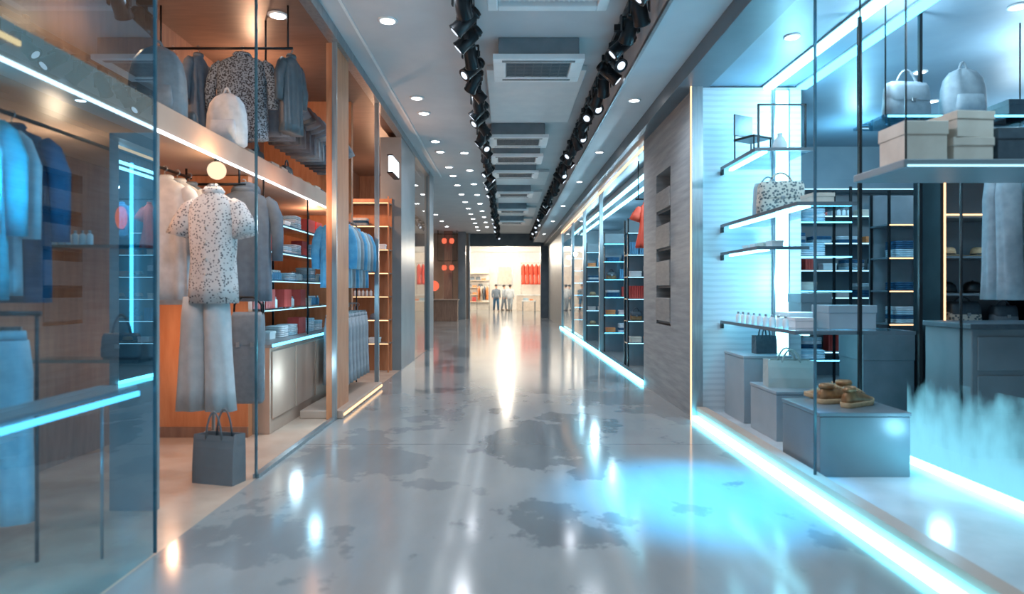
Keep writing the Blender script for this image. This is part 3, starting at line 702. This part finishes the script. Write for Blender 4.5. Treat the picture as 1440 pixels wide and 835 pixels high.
inst('gw3',giftbox('plinth',.3,.3,.3,'dark grey lidded box'),(3.1,6.55,1.07),.0)
inst('gp',IT['gp'],(2.6,5.65,1.07),.1,.9,'small boxes on the wide shelf')
inst('gw',IT['gw'],(2.6,5.9,1.07),-.1,.8,'small boxes on the wide shelf')
r=thing('light_column','tall glowing cyan light column on the wall','light')
part(r,'diffuser',gbox(2.9,3.04,6.9,6.945,.4,3.55),'cy')
for a,b in ((2.885,2.9),(3.04,3.055)): part(r,'housing',gbox(a,b,6.89,6.95,.38,3.57),'steel')
for x in (2.84,3.2):
    r=thing('ceiling_light_bar','long glowing blue-white ceiling light bar','light')
    part(r,'diffuser',gbox(x-.05,x+.05,2.2,6.94,3.575,3.6),'cyb' if x>3 else 'cy')
    part(r,'housing',gbox(x-.065,x+.065,2.2,6.94,3.6,3.62),'steel')
r=thing('painted_glow_screen','low glass screen with painted icy-blue glow and a light strip','panel')
part(r,'painted_glow_panel',gbox(3.1,3.12,2.2,4.95,.13,.75),'icy')  # clear sheet carrying the painted glow of the strip at its foot
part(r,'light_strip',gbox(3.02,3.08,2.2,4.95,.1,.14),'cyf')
r=thing('hanging_shelf','thick grey shelf hung on black rods','shelf')
part(r,'shelf_board',gbox(2.33,3.6,3.75,4.3,2.12,2.17),'greycol',bevel=.006)
for x in (2.36,3.57):
    for y in (3.78,4.27): part(r,'rod',tube([(x,y,2.17),(x,y,3.62)],.006,8),'black')
part(r,'light_strip',gbox(2.35,3.58,3.742,3.75,2.125,2.135),'cys')
for i,(x,w,h) in enumerate(((2.55,.26,.26),(2.84,.24,.16),(3.13,.28,.22),(3.42,.2,.14))):
    inst('gx%d'%i,giftbox('beige' if i<2 else 'leatherd',w,.26,h,'beige lidded storage box' if i<2 else 'dark lidded storage box'),(x,4.02,2.17),0)
inst('gx1',None,(2.84,4.02,2.332),.1)
r=thing('glass_shelf','upper smoky glass shelf hung on rods with bags','shelf')
part(r,'shelf_panel',gbox(2.9,4.3,4.9,5.35,2.73,2.75),'shelfg')
part(r,'light_strip',gbox(2.92,4.28,4.89,4.9,2.725,2.74),'cyb')
for x in (2.92,4.27):
    for y in (4.93,5.32): part(r,'rod',tube([(x,y,2.75),(x,y,3.62)],.006,8),'black')
inst('hb8',handbag('leather',.36,.16,.3,'large soft grey handbag',mat2='leather',hh=.12),(3.2,5.12,2.75),.1)
inst('sb3',softbag('greyc',.34,.2,.42,'grey soft fabric bag with rounded top'),(3.65,5.12,2.75),0)
inst('gx3',None,(4.02,5.12,2.75),0)
rail((3.3,4.7,2.4),(4.3,4.7,2.4),'black clothes rail on a stand',brk=[[(3.34,4.7,2.4),(3.34,4.7,.1)],[(4.26,4.7,2.4),(4.26,4.7,.1)]])
for i in range(4): hang('t_r',trousers('greyc',.95,.15,'long grey trousers on a clip hanger'),3.64+i*.19,4.7,2.4,.97,1.5,group='trousers on the stand rail')
r=thing('counter','dark blue-grey sales counter','counter')
part(r,'counter_body',gbox(3.6,4.5,4.95,5.5,.1,1.1),'plinth',bevel=.006); part(r,'countertop',gbox(3.57,4.53,4.92,5.53,1.1,1.14),'leatherd',bevel=.004)
for i in range(3): part(r,'drawer',gbox(3.64,4.46,4.935,4.95,.18+i*.3,.44+i*.3),'plinth',bevel=.004)
inst('cab1',giftbox('duct',.5,.45,.9,'tall dark blue-grey storage chest'),(3.75,6.5,.1),0)
r=thing('display_case','tall black framed display case with warm light edges','cabinet')
x0,x1,y0,y1=4.1,5.0,6.0,6.4
part(r,'back_panel',gbox(x0,x1,y1,y1+.03,.3,2.5),'bwall')
part(r,'frame',gm(gbox(x0-.03,x0,y0,y1,.1,2.5),gbox(x1,x1+.03,y0,y1,.1,2.5),gbox(x0-.03,x1+.03,y0,y1,2.5,2.53),gbox(x0,x1,y0,y1,.3,.34)),'black')
for z in (1.05,1.37,1.72,2.1): part(r,'shelf',gbox(x0,x1,y0,y1,z-.02,z),'duct')
part(r,'light_strip',gbox(x0,x0+.015,y0-.01,y0,.34,2.5),'wm',label='warm light edge')
part(r,'light_strip',gbox(x0+.015,x1,y0-.01,y0,.325,.34),'wm',label='warm light edge')
part(r,'light_strip',gbox(x0+.015,x1,y0-.01,y0,2.1,2.115),'wm',label='warm light edge')
for x in (4.25,4.57,4.86): inst('ho',IT['ho'],(x,6.18,1.72),0,.9,'hats in the display case')
for x in (4.24,4.5,4.78): inst('cablk',cap('black','black curved-brim baseball cap'),(x,6.18,1.37),random.uniform(-.4,.4),1,'caps in the display case')
inst('hb6',handbag('boucle',.34,.16,.24,'speckled cream fabric handbag',mat2='leatherd',hh=.06),(4.4,6.18,1.05),.1)
inst('hb7',handbag('leather',.26,.12,.2,'plain grey leather handbag',hh=.06),(4.8,6.18,1.05),.1)
unit(3.3,6.6,9.4,9.8,(.5,.9,1.3,1.7,2.1,2.5,2.9),.1,3.1,'black','cys','duct','long dark wall shelving with light strips','bwall')
for z in (.5,.9,1.3,1.7,2.1,2.5): row(3.4,6.5,z,9.58,'x',['fw','fp','fg','fn','ho','gb','gw','hl','go','gp','bw','kr'],'goods on the long wall shelving',gap=.05)
unit(3.35,4.0,7.4,7.8,(.6,1.0,1.4,1.8,2.2),.1,2.6,'black','cyb','shelfg','black framed free-standing glass shelving')
for z in (.6,1.0,1.4,1.8,2.2): row(3.42,3.95,z,7.58,'x',['fp','fw','gw','gp','gb'],'goods on the free-standing shelving')
unit(4.6,5.9,7.7,8.1,(.6,1.0,1.4,1.8,2.2),.1,2.6,'black','wm','duct','black framed free-standing shelving','duct')
for z in (.6,1.0,1.4,1.8): row(4.7,5.8,z,7.88,'x',['fw','fp','fn','gw','ho','gb'],'goods on the free-standing shelving')
# ============================================================ SECOND RIGHT SHOP
for x in (2.5,2.8):
    r=thing('ceiling_light_bar','long glowing cyan ceiling light bar in the far shop','light')
    part(r,'diffuser',gbox(x-.04,x+.04,9.8,23.8,3.45,3.48),'cy'); part(r,'housing',gbox(x-.05,x+.05,9.8,23.8,3.48,3.61),'steel')
for yi,y in enumerate((11.6,14.4,17.6,21)):
    unit(2.2,4.1,y,y+.35,(.45,.85,1.25,1.65,2.05,2.45),0,2.7,'black','cyb' if yi%2 else 'cys','shelfg','dark shelving with cyan light strips full of goods','bwall')
    for z in (.45,.85,1.25,1.65,2.05): row(2.25,3.6 if yi<2 else 2.9,z,y+.16,'x',['fw','fn','gw','go','gb','gp','bb','kr','kb','ho','hg'],'goods on the cyan-lit shelving',gap=.01)
rail((2.2,10.9,2.95),(3.2,10.9,2.95),'black rail for a hanging dress',brk=[[(2.25,10.9,2.95),(2.25,10.9,3.6)],[(3.15,10.9,2.95),(3.15,10.9,3.6)]])
hang('dress',shirt('red',.75,.09,.07,.2,'dress','hanging_dress','orange-red flared dress on a hanger',flare=.8),2.36,10.9,2.97,.75)
hang('s_bluec2',shirt('bluec',.6,.12,.07,.4,label='blue shirt on a hanger'),2.82,10.9,2.97,.6)
# ============================================================ FAR END
struct('wall_back',gbox(-7,-1.8,31.5,32,0,CZ),'tan')
struct('wall_back',gbox(1.72,7,32,32.4,0,CZ),'dark')
struct('wall_back',gbox(-1.8,1.72,31.7,32,3.58,CZ),'dark')
struct('wall_back',gbox(-7,7.2,46,46.2,0,CZ),'endw')
struct('wall_right',gbox(7,7.2,32,46,0,CZ),'endw')
struct('trim_21',gbox(-1.85,-1.78,31.4,31.7,0,CZ),'steel')
struct('trim_22',gbox(-2.3,-1.95,30.6,31.0,0,CZ),'greycol')
struct('trim_23',gbox(-4.3,-3.7,28,28.6,0,CZ),'greycol')
struct('trim_24',gbox(-2.95,-2.55,30.2,30.6,0,CZ),'brown')
def lantern_b():
    r=thing('red_lantern','glowing red hanging paper lantern','lantern',group='red lanterns')
    part(r,'lantern_shade',lathe([(.06,0),(.13,.03),(.16,.14),(.16,.22),(.13,.32),(.06,.35)],18),'redl',True)
    part(r,'cord',tube([(0,0,.35),(0,0,.62)],.008,6),'black'); part(r,'cap',lathe([(.065,.34),(.07,.35),(.06,.37)],12),'black')
    return r
for x,z in ((-2.9,3.4),(-2.55,3.4),(-2.9,2.15),(-2.55,2.15)):
    inst('lan',lantern_b,(x,29.9,z+.18),0,.7)
rail((-3.2,29.9,4.02),(-2.3,29.9,4.02),'black bar holding red lanterns',brk=[[(-3.18,29.9,4.02),(-3.18,29.9,4.2)]]); rail((-3.2,29.9,2.77),(-2.3,29.9,2.77),'lower black bar holding lanterns',brk=[[(-3.2,29.9,2.77),(-3.2,29.9,4.2)],[(-2.3,29.9,2.77),(-2.3,29.9,4.2)]])
r=thing('kiosk_counter','brown wooden kiosk counter','counter')
part(r,'counter_body',gbox(-3.6,-2.2,28.8,29.3,0,.95),'brown',bevel=.01); part(r,'countertop',gbox(-3.65,-2.15,28.75,29.35,.95,1.0),'tan')
r=thing('wall_sign','round orange-red illuminated sign panel','sign'); part(r,'sign_panel',gx(lathe([(0,0),(.24,0),(.24,.05),(0,.05)],24),Matrix.Translation((-3.35,29.6,1.6))@Matrix.Rotation(pi/2,4,'X')),'redl'); part(r,'post',gbox(-3.37,-3.33,29.56,29.6,0,1.6),'black')
unit(-3.5,-1.2,45.2,45.7,(.6,1.1,1.6,2.1,2.6),0,3,'steel','wm','white','bright white wall shelving','endw')
for z in (.6,1.1,1.6,2.1): row(-3.3,-1.3,z,45.4,'x',['ho','go','hg','kr','hl'],'goods in the bright shop',s=1.4)
rail((1.0,44.8,3.3),(2.6,44.8,3.3),'rail of long red coats',brk=[[(1.05,44.8,3.3),(1.05,44.8,0)],[(2.55,44.8,3.3),(2.55,44.8,0)]])
for i in range(5): hang('s_red',shirt('red',1.4,.17,.08,.6,label='long red coat on a hanger'),1.2+i*.3,44.8,3.3,1.4,.9,group='red coats')
r=thing('counter','beige sales counter in the bright shop','counter')
part(r,'counter_body',gbox(.7,2.5,43,43.6,0,1.05),'beige',bevel=.01); part(r,'countertop',gbox(.65,2.55,42.95,43.65,1.05,1.1),'white')
r=thing('wall_picture','pale framed picture on the white wall','picture'); part(r,'picture_panel',gbox(-.6,.4,45.95,45.98,1.8,3.1),'beige'); part(r,'frame',gm(gbox(-.65,-.6,45.93,46,1.75,3.15),gbox(.4,.45,45.93,46,1.75,3.15),gbox(-.6,.4,45.93,46,3.1,3.15),gbox(-.6,.4,45.93,46,1.75,1.8)),'steel')
rail((-1.75,38,1.7),(-1.0,38,1.7),'steel clothes rail in the bright shop',brk=[[(-1.74,38,1.7),(-1.74,38,0)],[(-1.01,38,1.7),(-1.01,38,0)]])
for i,k in enumerate(('s_org2','s_pk','s_gr5','s_org2')):
    hang(k,{'s_org2':shirt('orangep',.8,.16,.05,.5,label='orange shirt on a hanger'),'s_pk':shirt('beige',.8,.16,.05,.5,label='beige shirt on a hanger'),'s_gr5':shirt('charc',.8,.16,.05,.5,label='charcoal shirt on a hanger')}[k],-1.62+i*.16,38,1.72,.8,1.4,group='shirts in the bright shop')
r=thing('display_table','low white display table in the bright shop','table')
part(r,'tabletop',gbox(.9,1.7,36.5,37.3,.75,.8),'white',bevel=.01)
for x in (.93,1.63):
    for y in (36.53,37.23): part(r,'leg',gbox(x,x+.04,y,y+.04,0,.75),'steel')
row(.95,1.65,.8,36.9,'x',['fw','fp','go','hg'],'goods on the white table')
def person(loc,rz,top,bot,label,step=.12):
    r=thing('person',label,'person',loc,rz)
    J=[((0,0,.95),.12),((0,0,1.12),.115),((0,0,1.3),.14),((0,0,1.44),.09),((0,0,1.5),.05),((0,-.01,1.56),.06),((0,-.01,1.64),.085),((0,0,1.72),.07)]
    Ed=[(0,1),(1,2),(2,3),(3,4),(4,5),(5,6),(6,7)]
    for s in (-1,1):
        o=len(J); J+=[((s*.1,0,.88),.085),((s*.11,-step*s*.5,.5),.055),((s*.11,-step*s+.02,.1),.04),((s*.12,-step*s-.14,.04),.035)]; Ed+=[(0,o),(o,o+1),(o+1,o+2),(o+2,o+3)]
        o=len(J); J+=[((s*.19,0,1.41),.05),((s*.24,.02,1.14),.038),((s*.24,-.06,.9),.028),((s*.24,-.09,.8),.03)]; Ed+=[(3,o),(o,o+1),(o+1,o+2),(o+2,o+3)]
    me=bpy.data.meshes.new('body'); me.from_pydata([j[0] for j in J],Ed,[]); me.materials.append(mt['skin'])
    ob=bpy.data.objects.new('body',me); COL.objects.link(ob); ob.parent=r
    ob.modifiers.new('skin','SKIN')
    try:
        sv=me.skin_vertices[0].data
        for i,j in enumerate(J): sv[i].radius=(j[1],j[1])
        sv[0].use_root=True
    except Exception as ex: print('skin',ex)
    sb=ob.modifiers.new('sub','SUBSURF'); sb.levels=2; sb.render_levels=2
    part(r,'hair',ell((0,.02,1.7),(.095,.11,.1)),'hair',True)
    R=[ring(.19,.13,.86,24,.01,6),ring(.17,.125,1.05,24),ring(.19,.13,1.28,24),ring(.2,.12,1.4,24),ring(.13,.09,1.47,24),ring(.07,.07,1.51,24)]
    part(r,'top',loft(R),top,True)
    for s in (-1,1):
        part(r,'sleeve',tube([(s*.15,0,1.43),(s*.22,0,1.38),(s*.255,.02,1.13),(s*.25,-.05,.93)],[.06,.07,.055,.045],12),top,True)
        part(r,'trouser_leg',tube([(s*.09,0,.95),(s*.1,0,.85),(s*.115,-step*s*.5,.5),(s*.115,-step*s+.02,.1)],[.1,.11,.08,.065],14),bot,True)
        part(r,'shoe',ell((s*.12,-step*s-.05,.045),(.05,.14,.045)),'black',True)
person((-.65,41,0),.3,'charc','navy','standing person in dark grey top and navy trousers')
person((.25,42.5,0),2.8,'whitec','greyc','standing person in white top and grey trousers')
person((-.15,44.2,0),1.2,'greyc','charc','walking person in grey top and dark trousers')
# ============================================================ LIGHTS
for y in (2.5,5.5,8.5,11.5,15,19,23.5,28):
    spot((-.8,y,4.12),180,'#eef4ff',2.6,r=.09)
for y in (4,7,10,13,17,21.5,26,30):
    spot((1.3,y,3.7),130,'#e8f1ff',2.6,r=.09)
for y in (35,39,43): point((0,y,3.6),330,'#ffefd8',.12); point((-4,y,3.6),160,'#ffefd8',.1); point((4,y,3.6),160,'#ffefd8',.1)
for y in (20,25,29): spot((-4,y,4),200,'#ffe2c4',2.6)
for x,y,z,e in ((-3.1,3.0,2.3,10),(-3.1,4.4,2.25,18),(-2.9,5.6,.9,11),(-3.0,3.2,1.0,8),(-3.2,5.2,3.6,26),(-3,7.6,3.8,28),(-3.2,3,3.7,12),(-2.6,8.6,2.35,16),(-2.7,10.3,3.2,44),(-2.7,13.8,3.2,44),(-2.1,6.6,2.3,12)):
    point((x,y,z),e,'#ffc096',.05)
spot((-2.15,4.1,4.0),95,'#ffe8d8',1.6)
point((-2.15,7.2,1.3),8,'#9fe0ff',.05); point((-2.1,6.4,.55),7,'#c4ecff',.05)
point((-2.25,2.9,1.9),22,'#6fd6ff',.05); point((-2.1,2.7,.5),14,'#6fd6ff'); point((-2.1,2.9,3.4),20,'#8fdfff')
for x,y,z,e in ((2.95,6.55,3.2,42),(2.95,6.55,2.4,26),(2.95,6.55,1.5,24),(4.6,8.4,3.2,50),(2.85,4.2,.4,8)):
    point((x,y,z),e,'#86d8ff',.06)
for x,y,z,e in ((3.0,5,3.3,34),(3.2,3.5,3.2,32),(4.6,5.5,3.2,50),(6,7.5,3.0,40)):
    point((x,y,z),e,'#c2e6fa',.06)
for y in (10.5,13.3,16.3,19.5,22.5): point((2.7,y,3.1),50,'#bfeaff',.06)
spot((2.0,4.35,3.4),4800,'#00a6e6',.62,1,(0,math.radians(11),0),.15)  # added spot without a fitting, throws the cyan pool on the corridor floor
w=bpy.data.worlds.new('world'); S.world=w; w.use_nodes=True
bg=w.node_tree.nodes['Background']; bg.inputs[0].default_value=(.46,.58,.67,1); bg.inputs[1].default_value=.9
# ============================================================ CAMERA
cd=bpy.data.cameras.new('camera'); cam=bpy.data.objects.new('camera',cd); COL.objects.link(cam)
cam.location=(0,0,1.4); cam.rotation_euler=(pi/2,0,0); cd.sensor_width=36; cd.lens=22.5; cd.shift_x=8/1440; cd.shift_y=-9.5/1440
cd.clip_start=.05; cd.clip_end=200
cd.dof.use_dof=True; cd.dof.focus_distance=9; cd.dof.aperture_fstop=1.2
S.camera=cam
S.view_settings.view_transform='Standard'
S.view_settings.look='None'
S.view_settings.gamma=1.1
